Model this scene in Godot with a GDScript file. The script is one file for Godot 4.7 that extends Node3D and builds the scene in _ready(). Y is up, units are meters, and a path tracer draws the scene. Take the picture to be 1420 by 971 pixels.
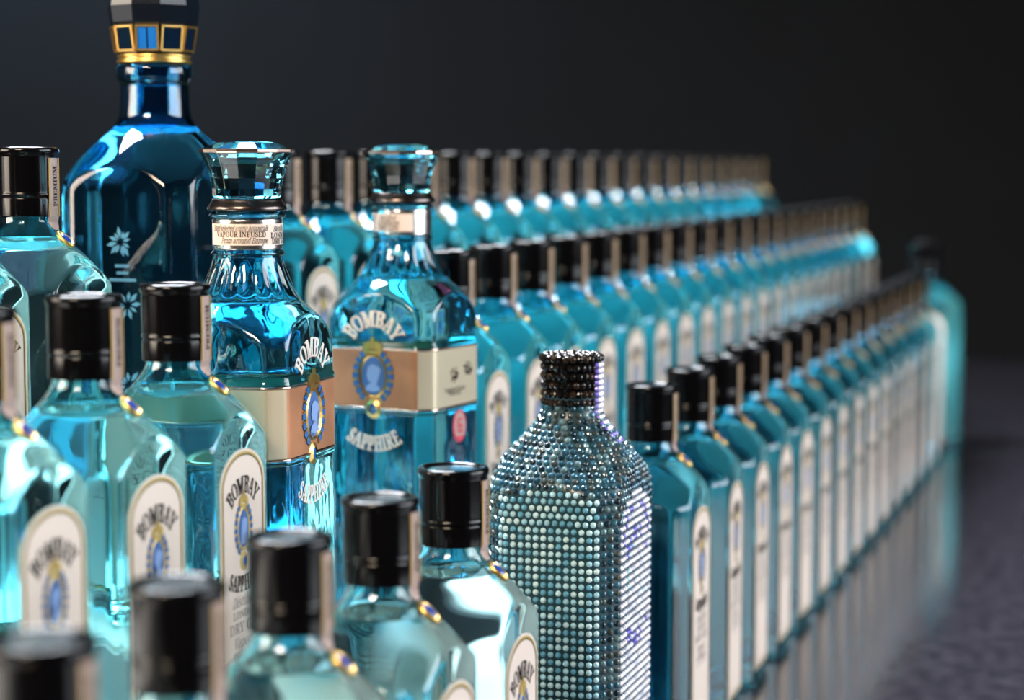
extends Node3D
# Rows of blue gin bottles on a stepped display in a dark bar. Metres, y up, the camera looks along -z.

const PHI := 18.07                       # how far the rows run to the right of the camera axis, degrees
const EYE := 1.294                       # camera height
const STEP_Y := [0.8945, 0.9834, 1.0516]   # counter, middle step, top step
const ROW_D := [-0.3376, -0.4756, -0.6084]   # sideways distance of each row from the camera

var U := Vector3(sin(deg_to_rad(PHI)), 0, -cos(deg_to_rad(PHI)))   # along the rows, away from the camera
var V := Vector3(cos(deg_to_rad(PHI)), 0, sin(deg_to_rad(PHI)))    # the way the labels face
var TURN := deg_to_rad(90.0 - PHI)
var taken := {}
var M := {}
var font_bold: SystemFont
var font_plain: SystemFont

func _ready():
	# ---- camera
	var cam := Camera3D.new(); cam.name = "camera"
	var att := CameraAttributesPhysical.new()
	att.frustum_focal_length = 70.44
	att.frustum_focus_distance = 1.115
	att.exposure_aperture = 5.0
	att.frustum_near = 0.05; att.frustum_far = 60.0
	att.auto_exposure_enabled = false
	cam.attributes = att
	cam.fov = 19.334; cam.near = 0.05; cam.far = 60.0
	cam.position = Vector3(0, EYE, 0)
	cam.rotation_degrees = Vector3(-5.24, 0, 0)
	add_child(cam); cam.current = true
	# ---- environment
	var we := WorldEnvironment.new(); we.name = "world_environment"
	var env := Environment.new()
	env.background_mode = Environment.BG_COLOR
	env.background_color = Color(0.0, 0.0, 0.0)
	env.tonemap_mode = Environment.TONE_MAPPER_LINEAR
	env.tonemap_exposure = 1.0
	env.sdfgi_enabled = true; env.ssao_enabled = true; env.ssil_enabled = true
	we.environment = env
	add_child(we)
	# ---- large area lights: the daylight windows in the right wall and a ceiling light panel behind
	area_light("window_light", Vector3(2.44, 2.0, -0.85), Vector3(1.0, 1.75, -0.95), Vector2(2.3, 1.6), Color(0.94, 0.97, 1.0), 12.0)
	area_light("window_light_warm", Vector3(-2.84, 1.9, -0.3), Vector3(-1.0, 1.6, -0.6), Vector2(1.7, 1.6), Color(1.0, 0.93, 0.84), 16.0)
	area_light("front_panel_light", Vector3(-0.95, 2.93, 0.9), Vector3(-0.6, 0.9, -0.9), Vector2(0.9, 0.9), Color(1.0, 0.9, 0.78), 22.0)
	area_light("ceiling_panel_light", Vector3(-0.6, 2.93, -2.1), Vector3(-0.6, 0.0, -2.1), Vector2(1.1, 1.1), Color(0.95, 0.97, 1.0), 36.0)

	area_light("wall_lamp_light", Vector3(-1.7, 2.9, -6.8), Vector3(-1.7, 1.4, -8.0), Vector2(0.5, 0.2), Color(0.75, 0.88, 1.0), 8.0)
	materials()
	room()
	stand()
	rows()
	show_bottles()

# ------------------------------------------------------------------ small helpers
func numbered(called: String, parent: Node = self) -> String:
	var key := str(parent.get_instance_id()) + called
	var n: int = taken.get(key, 0)
	taken[key] = n + 1
	return called if n == 0 else "%s_%03d" % [called, n]

func tag(o: Node, label := "", category := "", group := "", kind := "") -> Node:
	for kv in [["label", label], ["category", category], ["group", group], ["kind", kind]]:
		if kv[1] != "": o.set_meta(kv[0], kv[1])
	return o

func thing(called: String, label: String, category: String, at: Vector3, turn := 0.0, group := "") -> Node3D:
	var o := Node3D.new(); o.name = numbered(called); add_child(o)
	o.position = at; o.rotation.y = turn
	tag(o, label, category, group)
	return o

func part(called: String, mesh: Mesh, m: Material, parent: Node = self) -> MeshInstance3D:
	var o := MeshInstance3D.new(); o.name = numbered(called, parent); o.mesh = mesh
	o.material_override = m
	parent.add_child(o, true)
	return o

func struct(called: String, mesh: Mesh, m: Material, at: Vector3, parent: Node = self) -> MeshInstance3D:
	var o := part(called, mesh, m, parent); o.position = at
	if parent == self: o.set_meta("kind", "structure")
	return o

func area_light(called: String, at: Vector3, to: Vector3, size: Vector2, c: Color, e: float):
	var l := AreaLight3D.new(); l.name = called
	l.area_size = size; l.light_color = c; l.light_energy = e
	l.shadow_enabled = true
	l.area_range = 14.0; l.area_attenuation = 2.0
	add_child(l)
	var up := Vector3.UP if absf((to - at).normalized().y) < 0.98 else Vector3.FORWARD
	l.look_at_from_position(at, to, up)

func box(size: Vector3, bevel := 0.0) -> Mesh:
	if bevel <= 0.0:
		var b := BoxMesh.new(); b.size = size; return b
	# a box with 45 degree bevels on every edge
	var st := SurfaceTool.new(); st.begin(Mesh.PRIMITIVE_TRIANGLES); st.set_smooth_group(-1)
	var h := size / 2.0
	var pts := PackedVector3Array()
	for sx in [-1, 1]: for sy in [-1, 1]: for sz in [-1, 1]:
		var c := Vector3(sx * h.x, sy * h.y, sz * h.z)
		for ax in 3:
			var p := c
			for k in 3:
				if k != ax: p[k] -= signf(c[k]) * bevel
			pts.append(p)
	var idx := func(sx, sy, sz, ax): return (((sx * 2 + sy) * 2 + sz) * 3) + ax
	var face := func(list: Array):
		var cen := Vector3.ZERO
		for i in list: cen += pts[i]
		for k in range(1, list.size() - 1):
			var a: Vector3 = pts[list[0]]; var b: Vector3 = pts[list[k]]; var c: Vector3 = pts[list[k + 1]]
			if (b - a).cross(c - a).dot(cen) > 0: st.add_vertex(a); st.add_vertex(c); st.add_vertex(b)
			else: st.add_vertex(a); st.add_vertex(b); st.add_vertex(c)
	for s in 2:
		face.call([idx.call(s, 0, 0, 0), idx.call(s, 1, 0, 0), idx.call(s, 1, 1, 0), idx.call(s, 0, 1, 0)])
		face.call([idx.call(0, s, 0, 1), idx.call(1, s, 0, 1), idx.call(1, s, 1, 1), idx.call(0, s, 1, 1)])
		face.call([idx.call(0, 0, s, 2), idx.call(1, 0, s, 2), idx.call(1, 1, s, 2), idx.call(0, 1, s, 2)])
	for a in 2:
		for b in 2:
			face.call([idx.call(a, b, 0, 0), idx.call(a, b, 1, 0), idx.call(a, b, 1, 1), idx.call(a, b, 0, 1)])
			face.call([idx.call(a, 0, b, 0), idx.call(a, 1, b, 0), idx.call(a, 1, b, 2), idx.call(a, 0, b, 2)])
			face.call([idx.call(0, a, b, 1), idx.call(1, a, b, 1), idx.call(1, a, b, 2), idx.call(0, a, b, 2)])
			for c in 2: face.call([idx.call(a, b, c, 0), idx.call(a, b, c, 1), idx.call(a, b, c, 2)])
	st.generate_normals()
	return st.commit()

# Collects triangles with normals; each triangle is turned so that its front follows its normals.
class Soup:
	var v := PackedVector3Array()
	var n := PackedVector3Array()
	var uv := PackedVector2Array()
	func tri(a: Vector3, b: Vector3, c: Vector3, na: Vector3, nb: Vector3, nc: Vector3):
		if (b - a).cross(c - a).dot(na + nb + nc) > 0.0:
			v.append_array([a, c, b]); n.append_array([na, nc, nb])
		else:
			v.append_array([a, b, c]); n.append_array([na, nb, nc])
	func flat(a: Vector3, b: Vector3, c: Vector3, out: Vector3):
		var k := (b - a).cross(c - a)
		if k.length_squared() < 1e-22: return
		k = k.normalized()
		if k.dot(out) < 0: k = -k
		tri(a, b, c, k, k, k)
	func quad(a: Vector3, b: Vector3, c: Vector3, d: Vector3, out: Vector3):
		flat(a, b, c, out); flat(a, c, d, out)
	func block(c: Vector3, x: Vector3, y: Vector3, z: Vector3):
		for s in [-1.0, 1.0]:
			quad(c + x * s + y + z, c + x * s - y + z, c + x * s - y - z, c + x * s + y - z, x * s)
			quad(c + y * s + x + z, c + y * s - x + z, c + y * s - x - z, c + y * s + x - z, y * s)
			quad(c + z * s + x + y, c + z * s - x + y, c + z * s - x - y, c + z * s + x - y, z * s)
	func mesh() -> ArrayMesh:
		var a := []; a.resize(Mesh.ARRAY_MAX)
		a[Mesh.ARRAY_VERTEX] = v; a[Mesh.ARRAY_NORMAL] = n
		var m := ArrayMesh.new(); m.add_surface_from_arrays(Mesh.PRIMITIVE_TRIANGLES, a)
		return m

# A closed-in-u sheet of rings; smooth normals from the neighbours, pointing away from the axis (or towards it).
func rings(soup: Soup, ring: Array, outward := true, closed := true):
	var rows_n := ring.size(); var cols: int = ring[0].size()
	var nor := []
	for j in rows_n:
		var r := PackedVector3Array(); r.resize(cols)
		var a: PackedVector3Array = ring[maxi(j - 1, 0)]; var b: PackedVector3Array = ring[mini(j + 1, rows_n - 1)]
		var c: PackedVector3Array = ring[j]
		for i in cols:
			var i0 := (i - 1 + cols) % cols if closed else maxi(i - 1, 0)
			var i1 := (i + 1) % cols if closed else mini(i + 1, cols - 1)
			var q := (c[i1] - c[i0]).cross(b[i] - a[i])
			if q.length_squared() < 1e-24: q = Vector3(c[i].x, 0, c[i].z)
			q = q.normalized()
			r[i] = q
		nor.append(r)
	# which way do these normals look?
	var vote := 0.0
	for j in rows_n:
		for i in range(0, cols, 7): vote += nor[j][i].dot(Vector3(ring[j][i].x, 0, ring[j][i].z).normalized())
	var s := 1.0 if (vote > 0) == outward else -1.0
	for j in rows_n - 1:
		for i in (cols if closed else cols - 1):
			var k := (i + 1) % cols
			soup.tri(ring[j][i], ring[j][k], ring[j + 1][k], nor[j][i] * s, nor[j][k] * s, nor[j + 1][k] * s)
			soup.tri(ring[j][i], ring[j + 1][k], ring[j + 1][i], nor[j][i] * s, nor[j + 1][k] * s, nor[j + 1][i] * s)

func disc(soup: Soup, ring: PackedVector3Array, out: Vector3):
	var c := Vector3.ZERO
	for p in ring: c += p
	c /= ring.size()
	for i in ring.size():
		soup.tri(c, ring[i], ring[(i + 1) % ring.size()], out, out, out)

# A lathe whose profile may hold sharp corners: each [r, y] entry with a third value 1 is a crease.
func lathe(soup: Soup, prof: Array, seg := 48, outward := true, caps := true):
	var runs := [[]]
	for p in prof:
		runs[-1].append(p)
		if p.size() > 2: runs.append([p])
	for run in runs:
		if run.size() < 2: continue
		var ring := []
		for p in run:
			var r := PackedVector3Array()
			for i in seg:
				var a := TAU * i / seg
				r.append(Vector3(sin(a) * p[0], p[1], cos(a) * p[0]))
			ring.append(r)
		# normals of a lathe straight from the profile
		var nn := []
		for j in run.size():
			var a: Array = run[maxi(j - 1, 0)]; var b: Array = run[mini(j + 1, run.size() - 1)]
			var d := Vector2(b[0] - a[0], b[1] - a[1]).normalized()
			nn.append(Vector2(d.y, -d.x) * (1.0 if outward else -1.0))
		for j in run.size() - 1:
			for i in seg:
				var k := (i + 1) % seg
				var f := func(jj, ii):
					var an = TAU * ii / seg
					return Vector3(sin(an) * nn[jj].x, nn[jj].y, cos(an) * nn[jj].x)
				soup.tri(ring[j][i], ring[j][k], ring[j + 1][k], f.call(j, i), f.call(j, k), f.call(j + 1, k))
				soup.tri(ring[j][i], ring[j + 1][k], ring[j + 1][i], f.call(j, i), f.call(j + 1, k), f.call(j + 1, i))

func lathed(prof: Array, seg := 48) -> ArrayMesh:
	var s := Soup.new(); lathe(s, prof, seg); return s.mesh()

# A faceted lathe: flat sides.
func faceted(soup: Soup, prof: Array, sides: int, twist := 0.0):
	for j in prof.size() - 1:
		for i in sides:
			var a := TAU * (i + twist) / sides; var b := TAU * (i + 1 + twist) / sides
			var p := Vector3(sin(a) * prof[j][0], prof[j][1], cos(a) * prof[j][0])
			var q := Vector3(sin(b) * prof[j][0], prof[j][1], cos(b) * prof[j][0])
			var r := Vector3(sin(b) * prof[j + 1][0], prof[j + 1][1], cos(b) * prof[j + 1][0])
			var t := Vector3(sin(a) * prof[j + 1][0], prof[j + 1][1], cos(a) * prof[j + 1][0])
			var m := (a + b) / 2
			var d := Vector2(prof[j + 1][0] - prof[j][0], prof[j + 1][1] - prof[j][1])
			soup.quad(p, q, r, t, Vector3(sin(m) * d.y, -d.x, cos(m) * d.y))

# ------------------------------------------------------------------ lettering
func letters(soup: Soup, text: String, height: float, place: Callable, bold := true, squash := 1.0, slant := 0.0, depth := 0.0):
	var tm := TextMesh.new()
	tm.font = font_bold if bold else font_plain
	tm.font_size = 40
	tm.pixel_size = height / 29.0
	tm.curve_step = 2.0
	tm.depth = 0.0
	tm.text = text
	var a := tm.surface_get_arrays(0)
	var vs: PackedVector3Array = a[Mesh.ARRAY_VERTEX]
	var ix: PackedInt32Array = a[Mesh.ARRAY_INDEX]
	if ix.is_empty(): ix = PackedInt32Array(range(vs.size()))
	for k in range(0, ix.size() - 2, 3):
		var p := []
		for q in 3:
			var w: Vector3 = vs[ix[k + q]]
			p.append(place.call(Vector2(w.x * squash + w.y * slant, w.y)))
		var out: Vector3 = place.call(Vector2(0, 0), true)
		if p[0] is Vector3: soup.flat(p[0], p[1], p[2], out if out != Vector3.ZERO else Vector3(p[0].x, 0, p[0].z))

func on_plane(cx: float, cy: float, z: float) -> Callable:
	return func(p: Vector2, normal := false): return Vector3(0, 0, 1) if normal else Vector3(cx + p.x, cy + p.y, z)

func on_arc(cx: float, cy: float, z: float, rad: float, sx := 1.0) -> Callable:   # rad > 0: arch, rad < 0: smile; cy is where the middle of the text lies
	return func(p: Vector2, normal := false):
		if normal: return Vector3(0, 0, 1)
		var an := p.x / rad
		return Vector3(cx + sin(an) * (rad + p.y) * sx, cy - rad + cos(an) * (rad + p.y), z)

func on_tube(ang: float, cy: float, r: float) -> Callable:
	return func(p: Vector2, normal := false):
		if normal: return Vector3.ZERO
		var an := ang + p.x / r
		return Vector3(sin(an) * r, cy + p.y, cos(an) * r)

# ------------------------------------------------------------------ materials
func mat(c: Color, rough := 0.5, metal := 0.0) -> StandardMaterial3D:
	var m := StandardMaterial3D.new(); m.albedo_color = c; m.roughness = rough; m.metallic = metal
	return m

func lin(r: float, g: float, b: float) -> Color: return Color(r, g, b).linear_to_srgb()

func glass(c: Color, ior := 1.4, rough := 0.0) -> StandardMaterial3D:
	var m := StandardMaterial3D.new()
	m.transparency = BaseMaterial3D.TRANSPARENCY_ALPHA
	c.a = 0.0; m.albedo_color = c; m.roughness = rough
	m.refraction_enabled = true; m.refraction_scale = (ior - 1.0) / 10.0
	return m

func noise_tex(seed_: int, freq: float, size := 512, ramp: Array = [], normal := false) -> NoiseTexture2D:
	var t := NoiseTexture2D.new(); t.width = size; t.height = size; t.seamless = true
	var f := FastNoiseLite.new(); f.seed = seed_; f.frequency = freq; f.fractal_octaves = 5
	t.noise = f
	if normal: t.as_normal_map = true; t.bump_strength = 4.0
	if ramp.size():
		var g := Gradient.new()
		g.set_color(0, ramp[0]); g.set_color(1, ramp[1]); t.color_ramp = g
	return t

func materials():
	font_bold = SystemFont.new(); font_bold.font_names = PackedStringArray(["Droid Serif"]); font_bold.font_weight = 700
	font_plain = SystemFont.new(); font_plain.font_names = PackedStringArray(["Droid Serif"])
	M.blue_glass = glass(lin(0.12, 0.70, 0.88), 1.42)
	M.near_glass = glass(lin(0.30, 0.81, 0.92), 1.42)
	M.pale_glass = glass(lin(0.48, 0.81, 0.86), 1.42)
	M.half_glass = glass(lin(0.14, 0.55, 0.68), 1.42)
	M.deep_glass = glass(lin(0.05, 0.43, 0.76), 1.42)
	M.clear_blue = glass(lin(0.18, 0.72, 0.92), 1.45)
	M.liquid = glass(lin(0.75, 0.95, 0.98), 1.36)
	M.cap = mat(lin(0.0014, 0.0013, 0.0016), 0.14); M.cap.metallic_specular = 0.3
	M.cap_top = mat(lin(0.008, 0.014, 0.018), 0.22)
	M.paper = mat(lin(0.62, 0.51, 0.44), 0.55); M.paper.backlight_enabled = true; M.paper.backlight = Color(0.5, 0.48, 0.45)
	M.strip = mat(lin(0.29, 0.205, 0.175), 0.5)
	M.gold = mat(lin(0.62, 0.40, 0.12), 0.32, 1.0)
	M.gold_ink = mat(lin(0.42, 0.30, 0.08), 0.45, 0.3)
	M.ink = mat(lin(0.012, 0.01, 0.01), 0.7); M.ink.metallic_specular = 0.15
	M.grey_ink = mat(lin(0.20, 0.16, 0.15), 0.6)
	M.blue_ink = mat(lin(0.06, 0.14, 0.36), 0.5)
	M.cameo = mat(lin(0.035, 0.10, 0.28), 0.45)
	M.cameo_light = mat(lin(0.17, 0.27, 0.50), 0.5)
	M.cameo_line = mat(lin(0.05, 0.09, 0.30), 0.5)
	M.gem = mat(lin(0.01, 0.035, 0.20), 0.08)
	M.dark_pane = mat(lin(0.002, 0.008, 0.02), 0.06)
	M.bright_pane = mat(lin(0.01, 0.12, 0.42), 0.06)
	M.blue_enamel = mat(lin(0.02, 0.10, 0.30), 0.25)
	M.copper = mat(lin(0.40, 0.17, 0.075), 0.5, 0.25)
	M.copper.albedo_texture = noise_tex(4, 0.01, 256, [Color(0.8, 0.8, 0.8), Color(1, 1, 1)])
	M.copper.uv1_triplanar = true; M.copper.uv1_scale = Vector3(8, 8, 8)
	M.foil = mat(lin(0.45, 0.39, 0.28), 0.42, 0.5)
	M.steel = mat(lin(0.55, 0.53, 0.50), 0.22, 1.0)
	M.dark_metal = mat(lin(0.09, 0.075, 0.07), 0.25, 1.0)
	M.rose_metal = mat(lin(0.62, 0.46, 0.38), 0.2, 1.0)
	M.white_ink = mat(lin(0.62, 0.56, 0.50), 0.5)
	M.red_ink = mat(lin(0.42, 0.02, 0.05), 0.5)
	M.frost = mat(lin(0.03, 0.17, 0.27), 0.7)
	M.wall = mat(lin(0.0026, 0.0036, 0.0054), 0.9)
	M.wall.albedo_texture = noise_tex(7, 0.006, 512, [Color(0.75, 0.75, 0.75), Color(1, 1, 1)])
	M.wall.uv1_triplanar = true; M.wall.uv1_world_triplanar = true; M.wall.uv1_scale = Vector3(0.5, 0.5, 0.5)
	M.floor = mat(lin(0.04, 0.038, 0.036), 0.6)
	M.frame = mat(lin(0.03, 0.03, 0.03), 0.5)
	M.counter = mat(lin(0.030, 0.029, 0.037), 0.12); M.counter.metallic_specular = 0.7
	M.counter.albedo_texture = noise_tex(11, 0.02, 512, [Color(0.55, 0.55, 0.6), Color(1, 0.97, 0.95)])
	M.counter.uv1_triplanar = true; M.counter.uv1_world_triplanar = true; M.counter.uv1_scale = Vector3(4, 4, 4)
	M.step = mat(lin(0.80, 0.79, 0.76), 0.35)
	M.riser = mat(lin(0.03, 0.035, 0.04), 0.3)
	M.riser_pale = mat(lin(0.45, 0.46, 0.46), 0.4)
	M.pane = mat(Color(0.9, 0.95, 1.0), 0.3); M.pane.emission_enabled = true; M.pane.emission = Color(1.0, 0.95, 0.9); M.pane.emission_energy_multiplier = 2.0
	M.pane_warm = M.pane.duplicate(); M.pane_warm.emission = Color(1.0, 0.9, 0.8); M.pane.emission = Color(0.96, 0.97, 1.0)
	M.panel = mat(Color(0.9, 0.95, 1.0), 0.3); M.panel.emission_enabled = true; M.panel.emission = Color(0.85, 0.94, 1.0); M.panel.emission_energy_multiplier = 2.0

# ------------------------------------------------------------------ the setting
func room():
	struct("floor", box(Vector3(6.2, 0.2, 10.6)), M.floor, Vector3(-0.2, -0.1, -2.9))
	struct("ceiling", box(Vector3(6.2, 0.2, 10.6)), M.wall, Vector3(-0.2, 3.1, -2.9))
	struct("wall_back", box(Vector3(6.0, 3.0, 0.2)), M.wall, Vector3(-0.2, 1.5, -8.1))
	struct("wall_front", box(Vector3(6.0, 3.0, 0.2)), M.wall, Vector3(-0.2, 1.5, 2.3))
	# both side walls have an opening with a window in it
	side_wall("wall_right", "window_1", Vector3(2.6, 0, 0), -0.85, 2.5, 1.8, 2.0, M.pane)
	side_wall("wall_left", "window_2", Vector3(-3.0, 0, 0), -0.3, 1.9, 1.8, 1.9, M.pane_warm)
	var wl := thing("wall_lamp", "small ceiling spot that washes the back wall", "lamp", Vector3(-1.7, 3.0, -6.78))
	var wb := part("lamp_body", box(Vector3(0.6, 0.1, 0.26), 0.01), M.frame, wl); wb.position.y = -0.05
	for spot in [[Vector3(-0.6, 3.0, -2.1), 1.1, "square white light panel in the ceiling above the bottles"], [Vector3(-0.95, 3.0, 0.9), 0.9, "square warm light panel in the ceiling before the bottles"]]:
		var w: float = spot[1]
		var t := thing("ceiling_light", spot[2], "ceiling light", spot[0])
		var pm := part("diffuser", box(Vector3(w, 0.02, w)), M.panel, t); pm.position.y = -0.03
		for k in 2:
			var f := part("frame", box(Vector3(w + 0.1, 0.05, 0.05), 0.006), M.frame, t); f.position = Vector3(0, -0.025, (k * 2 - 1) * (w / 2.0 + 0.025))
			var g := part("frame", box(Vector3(0.05, 0.05, w), 0.006), M.frame, t); g.position = Vector3((k * 2 - 1) * (w / 2.0 + 0.025), -0.025, 0)

func side_wall(called: String, window: String, at: Vector3, wz: float, ww: float, wh: float, wy: float, pane: Material):
	var wall := Node3D.new(); wall.name = called; add_child(wall); wall.set_meta("kind", "structure"); wall.position = at
	var z0 := -8.2; var z1 := 2.4
	var a := wz - ww / 2.0; var b := wz + ww / 2.0
	struct("wall_panel", box(Vector3(0.2, 3.0, a - z0)), M.wall, Vector3(0, 1.5, (a + z0) / 2.0), wall)
	struct("wall_panel", box(Vector3(0.2, 3.0, z1 - b)), M.wall, Vector3(0, 1.5, (z1 + b) / 2.0), wall)
	struct("wall_panel", box(Vector3(0.2, wy - wh / 2.0, ww)), M.wall, Vector3(0, (wy - wh / 2.0) / 2.0, wz), wall)
	struct("wall_panel", box(Vector3(0.2, 3.0 - wy - wh / 2.0, ww)), M.wall, Vector3(0, (3.0 + wy + wh / 2.0) / 2.0, wz), wall)
	var win := Node3D.new(); win.name = window; add_child(win); win.set_meta("kind", "structure"); win.position = at + Vector3(0, wy, wz)
	part("window_glass", box(Vector3(0.02, wh - 0.1, ww - 0.1)), pane, win)
	for k in 2:
		var f := part("window_frame", box(Vector3(0.1, 0.06, ww), 0.006), M.frame, win); f.position.y = (k * 2 - 1) * (wh / 2.0 - 0.03)
		var g := part("window_frame", box(Vector3(0.1, wh - 0.12, 0.06), 0.006), M.frame, win); g.position.z = (k * 2 - 1) * (ww / 2.0 - 0.03)

func along(d: float, t: float, y: float) -> Vector3: return V * d + U * t + Vector3(0, y, 0)

func stand():
	var top := thing("bar_counter", "dark glossy speckled bar counter under the bottle display", "counter", along(-0.1, 1.9, 0.0), TURN)
	var c := part("countertop", box(Vector3(4.6, 0.05, 1.9), 0.004), M.counter, top); c.position.y = STEP_Y[0] - 0.025
	var b := part("base_cabinet", box(Vector3(4.4, STEP_Y[0] - 0.05, 1.6), 0.004), M.frame, top); b.position.y = (STEP_Y[0] - 0.05) / 2.0
	var s := thing("display_stand", "pale two-step display stand carrying the middle and back rows of bottles", "display stand", along(0, 1.9, STEP_Y[0]), TURN)
	for k in [1, 2]:
		var front: float = ROW_D[k] + 0.062
		var back := -0.70
		var low: float = 0.0 if k == 1 else STEP_Y[1] - STEP_Y[0] + 0.0
		var h: float = STEP_Y[k] - STEP_Y[0] - low
		var st := part("step", box(Vector3(3.5, h, front - back), 0.002), M.step, s)
		st.position = Vector3(0, low + h / 2.0, (front + back) / 2.0)
		var rs := part("riser", box(Vector3(3.5, h - 0.006, 0.003), 0.0005), M.riser if k == 1 else M.riser_pale, s)
		rs.position = Vector3(0, low + h / 2.0 - 0.002, front + 0.0015)

# ------------------------------------------------------------------ bottle shapes
func pick(prof: Array, y: float) -> float:      # radius at a height, straight between entries
	for i in prof.size() - 1:
		if y <= prof[i + 1][1]:
			var f: float = clampf((y - prof[i][1]) / (prof[i + 1][1] - prof[i][1]), 0, 1)
			return lerpf(prof[i][0], prof[i + 1][0], f)
	return prof[-1][0]

func spline(prof: Array, y: float) -> float:    # the same, smooth
	var n := prof.size()
	for i in n - 1:
		if y <= prof[i + 1][1] or i == n - 2:
			var a: Array = prof[maxi(i - 1, 0)]; var b: Array = prof[i]; var c: Array = prof[i + 1]; var d: Array = prof[mini(i + 2, n - 1)]
			var f: float = clampf((y - b[1]) / (c[1] - b[1]), 0, 1)
			var m0: float = (c[0] - a[0]) / maxf(c[1] - a[1], 1e-6) * (c[1] - b[1])
			var m1: float = (d[0] - b[0]) / maxf(d[1] - b[1], 1e-6) * (c[1] - b[1])
			var f2 := f * f; var f3 := f2 * f
			return (2 * f3 - 3 * f2 + 1) * b[0] + (f3 - 2 * f2 + f) * m0 + (-2 * f3 + 3 * f2) * c[0] + (f3 - f2) * m1
	return prof[-1][0]

func soft_min(list: Array, k: float) -> float:
	var lo: float = list.min()
	var s := 0.0
	for x in list: s += exp(-(x - lo) / k)
	return lo - k * log(s)

func prism(th: float, hx: float, hz: float, ch: float, k := 0.0007) -> float:   # distance from the axis to a chamfered rectangle
	var s := absf(sin(th)); var c := absf(cos(th))
	return soft_min([hx / maxf(s, 1e-3), hz / maxf(c, 1e-3), (hx + hz - ch) / (s + c)], k)

const BELL := [[0.062, 0.120], [0.056, 0.158], [0.0515, 0.166], [0.0475, 0.172], [0.043, 0.177], [0.037, 0.1835], [0.031, 0.190], [0.0255, 0.1955], [0.0210, 0.2005], [0.0175, 0.205], [0.0155, 0.2085], [0.0147, 0.2125], [0.0147, 0.220]]
const HX := 0.043
const HZ := 0.035
const CH := 0.012

func bottle_r(th: float, y: float) -> float:
	var p := prism(th, HX, HZ, CH)
	if y > 0.11: p = soft_min([p, spline(BELL, y)], 0.0011)
	if y < 0.006: p -= 0.004 * (1.0 - sqrt(maxf(0.0, 1.0 - pow(1.0 - y / 0.006, 2))))
	return p

func body_mesh(radius: Callable, ys: Array, seg: int, cavity: Array = []) -> ArrayMesh:
	var s := Soup.new(); var ring := []
	for y in ys:
		var r := PackedVector3Array()
		for i in seg:
			var th := TAU * i / seg
			var q: float = radius.call(th, y)
			r.append(Vector3(sin(th) * q, y, cos(th) * q))
		ring.append(r)
	rings(s, ring)
	disc(s, ring[0], Vector3.DOWN); disc(s, ring[-1], Vector3.UP)
	if cavity.size():      # the air above the liquid: walls that look inwards
		lathe(s, cavity, 40, false)
		var top := PackedVector3Array()
		for i in 40: top.append(Vector3(sin(TAU * i / 40) * cavity[-1][0], cavity[-1][1], cos(TAU * i / 40) * cavity[-1][0]))
		disc(s, top, Vector3.DOWN)
	return s.mesh()

func liquid_mesh(r: float, y: float) -> ArrayMesh:     # surface with a small meniscus at the wall
	var s := Soup.new(); var prof := [[r, y + 0.0010], [r - 0.0006, y + 0.0004], [r - 0.0016, y + 0.0001], [r - 0.003, y], [r * 0.5, y], [0.0001, y]]
	lathe(s, prof, 40)
	return s.mesh()

# outline of the arched label, inset by d
func arch(hw: float, y0: float, y1: float, rise: float, d: float, n := 20) -> PackedVector2Array:
	var o := PackedVector2Array([Vector2(-hw + d, y0 + d), Vector2(hw - d, y0 + d)])
	for i in n + 1:
		var a := PI * i / n
		o.append(Vector2(cos(a) * (hw - d), y1 - rise + sin(a) * (rise - d)))
	return o

func plate(o: PackedVector2Array, z0: float, z1: float) -> ArrayMesh:
	var s := Soup.new()
	var t := Geometry2D.triangulate_polygon(o)
	for k in range(0, t.size(), 3):
		for z in [z0, z1]:
			s.flat(Vector3(o[t[k]].x, o[t[k]].y, z), Vector3(o[t[k + 1]].x, o[t[k + 1]].y, z), Vector3(o[t[k + 2]].x, o[t[k + 2]].y, z), Vector3(0, 0, 1 if z == z1 else -1))
	for i in o.size():
		var a := o[i]; var b := o[(i + 1) % o.size()]
		var e := (b - a).orthogonal()
		var mid := (a + b) / 2
		var probe := mid + e.normalized() * 1e-5
		if Geometry2D.is_point_in_polygon(probe, o): e = -e
		s.quad(Vector3(a.x, a.y, z0), Vector3(b.x, b.y, z0), Vector3(b.x, b.y, z1), Vector3(a.x, a.y, z1), Vector3(e.x, e.y, 0))
	return s.mesh()

func band_between(s: Soup, a: PackedVector2Array, b: PackedVector2Array, z: float):
	for i in a.size():
		var k := (i + 1) % a.size()
		s.quad(Vector3(a[i].x, a[i].y, z), Vector3(a[k].x, a[k].y, z), Vector3(b[k].x, b[k].y, z), Vector3(b[i].x, b[i].y, z), Vector3(0, 0, 1))

func ellipse(cx: float, cy: float, rx: float, ry: float, n := 24) -> PackedVector2Array:
	var o := PackedVector2Array()
	for i in n: o.append(Vector2(cx + sin(TAU * i / n) * rx, cy + cos(TAU * i / n) * ry))
	return o

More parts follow.
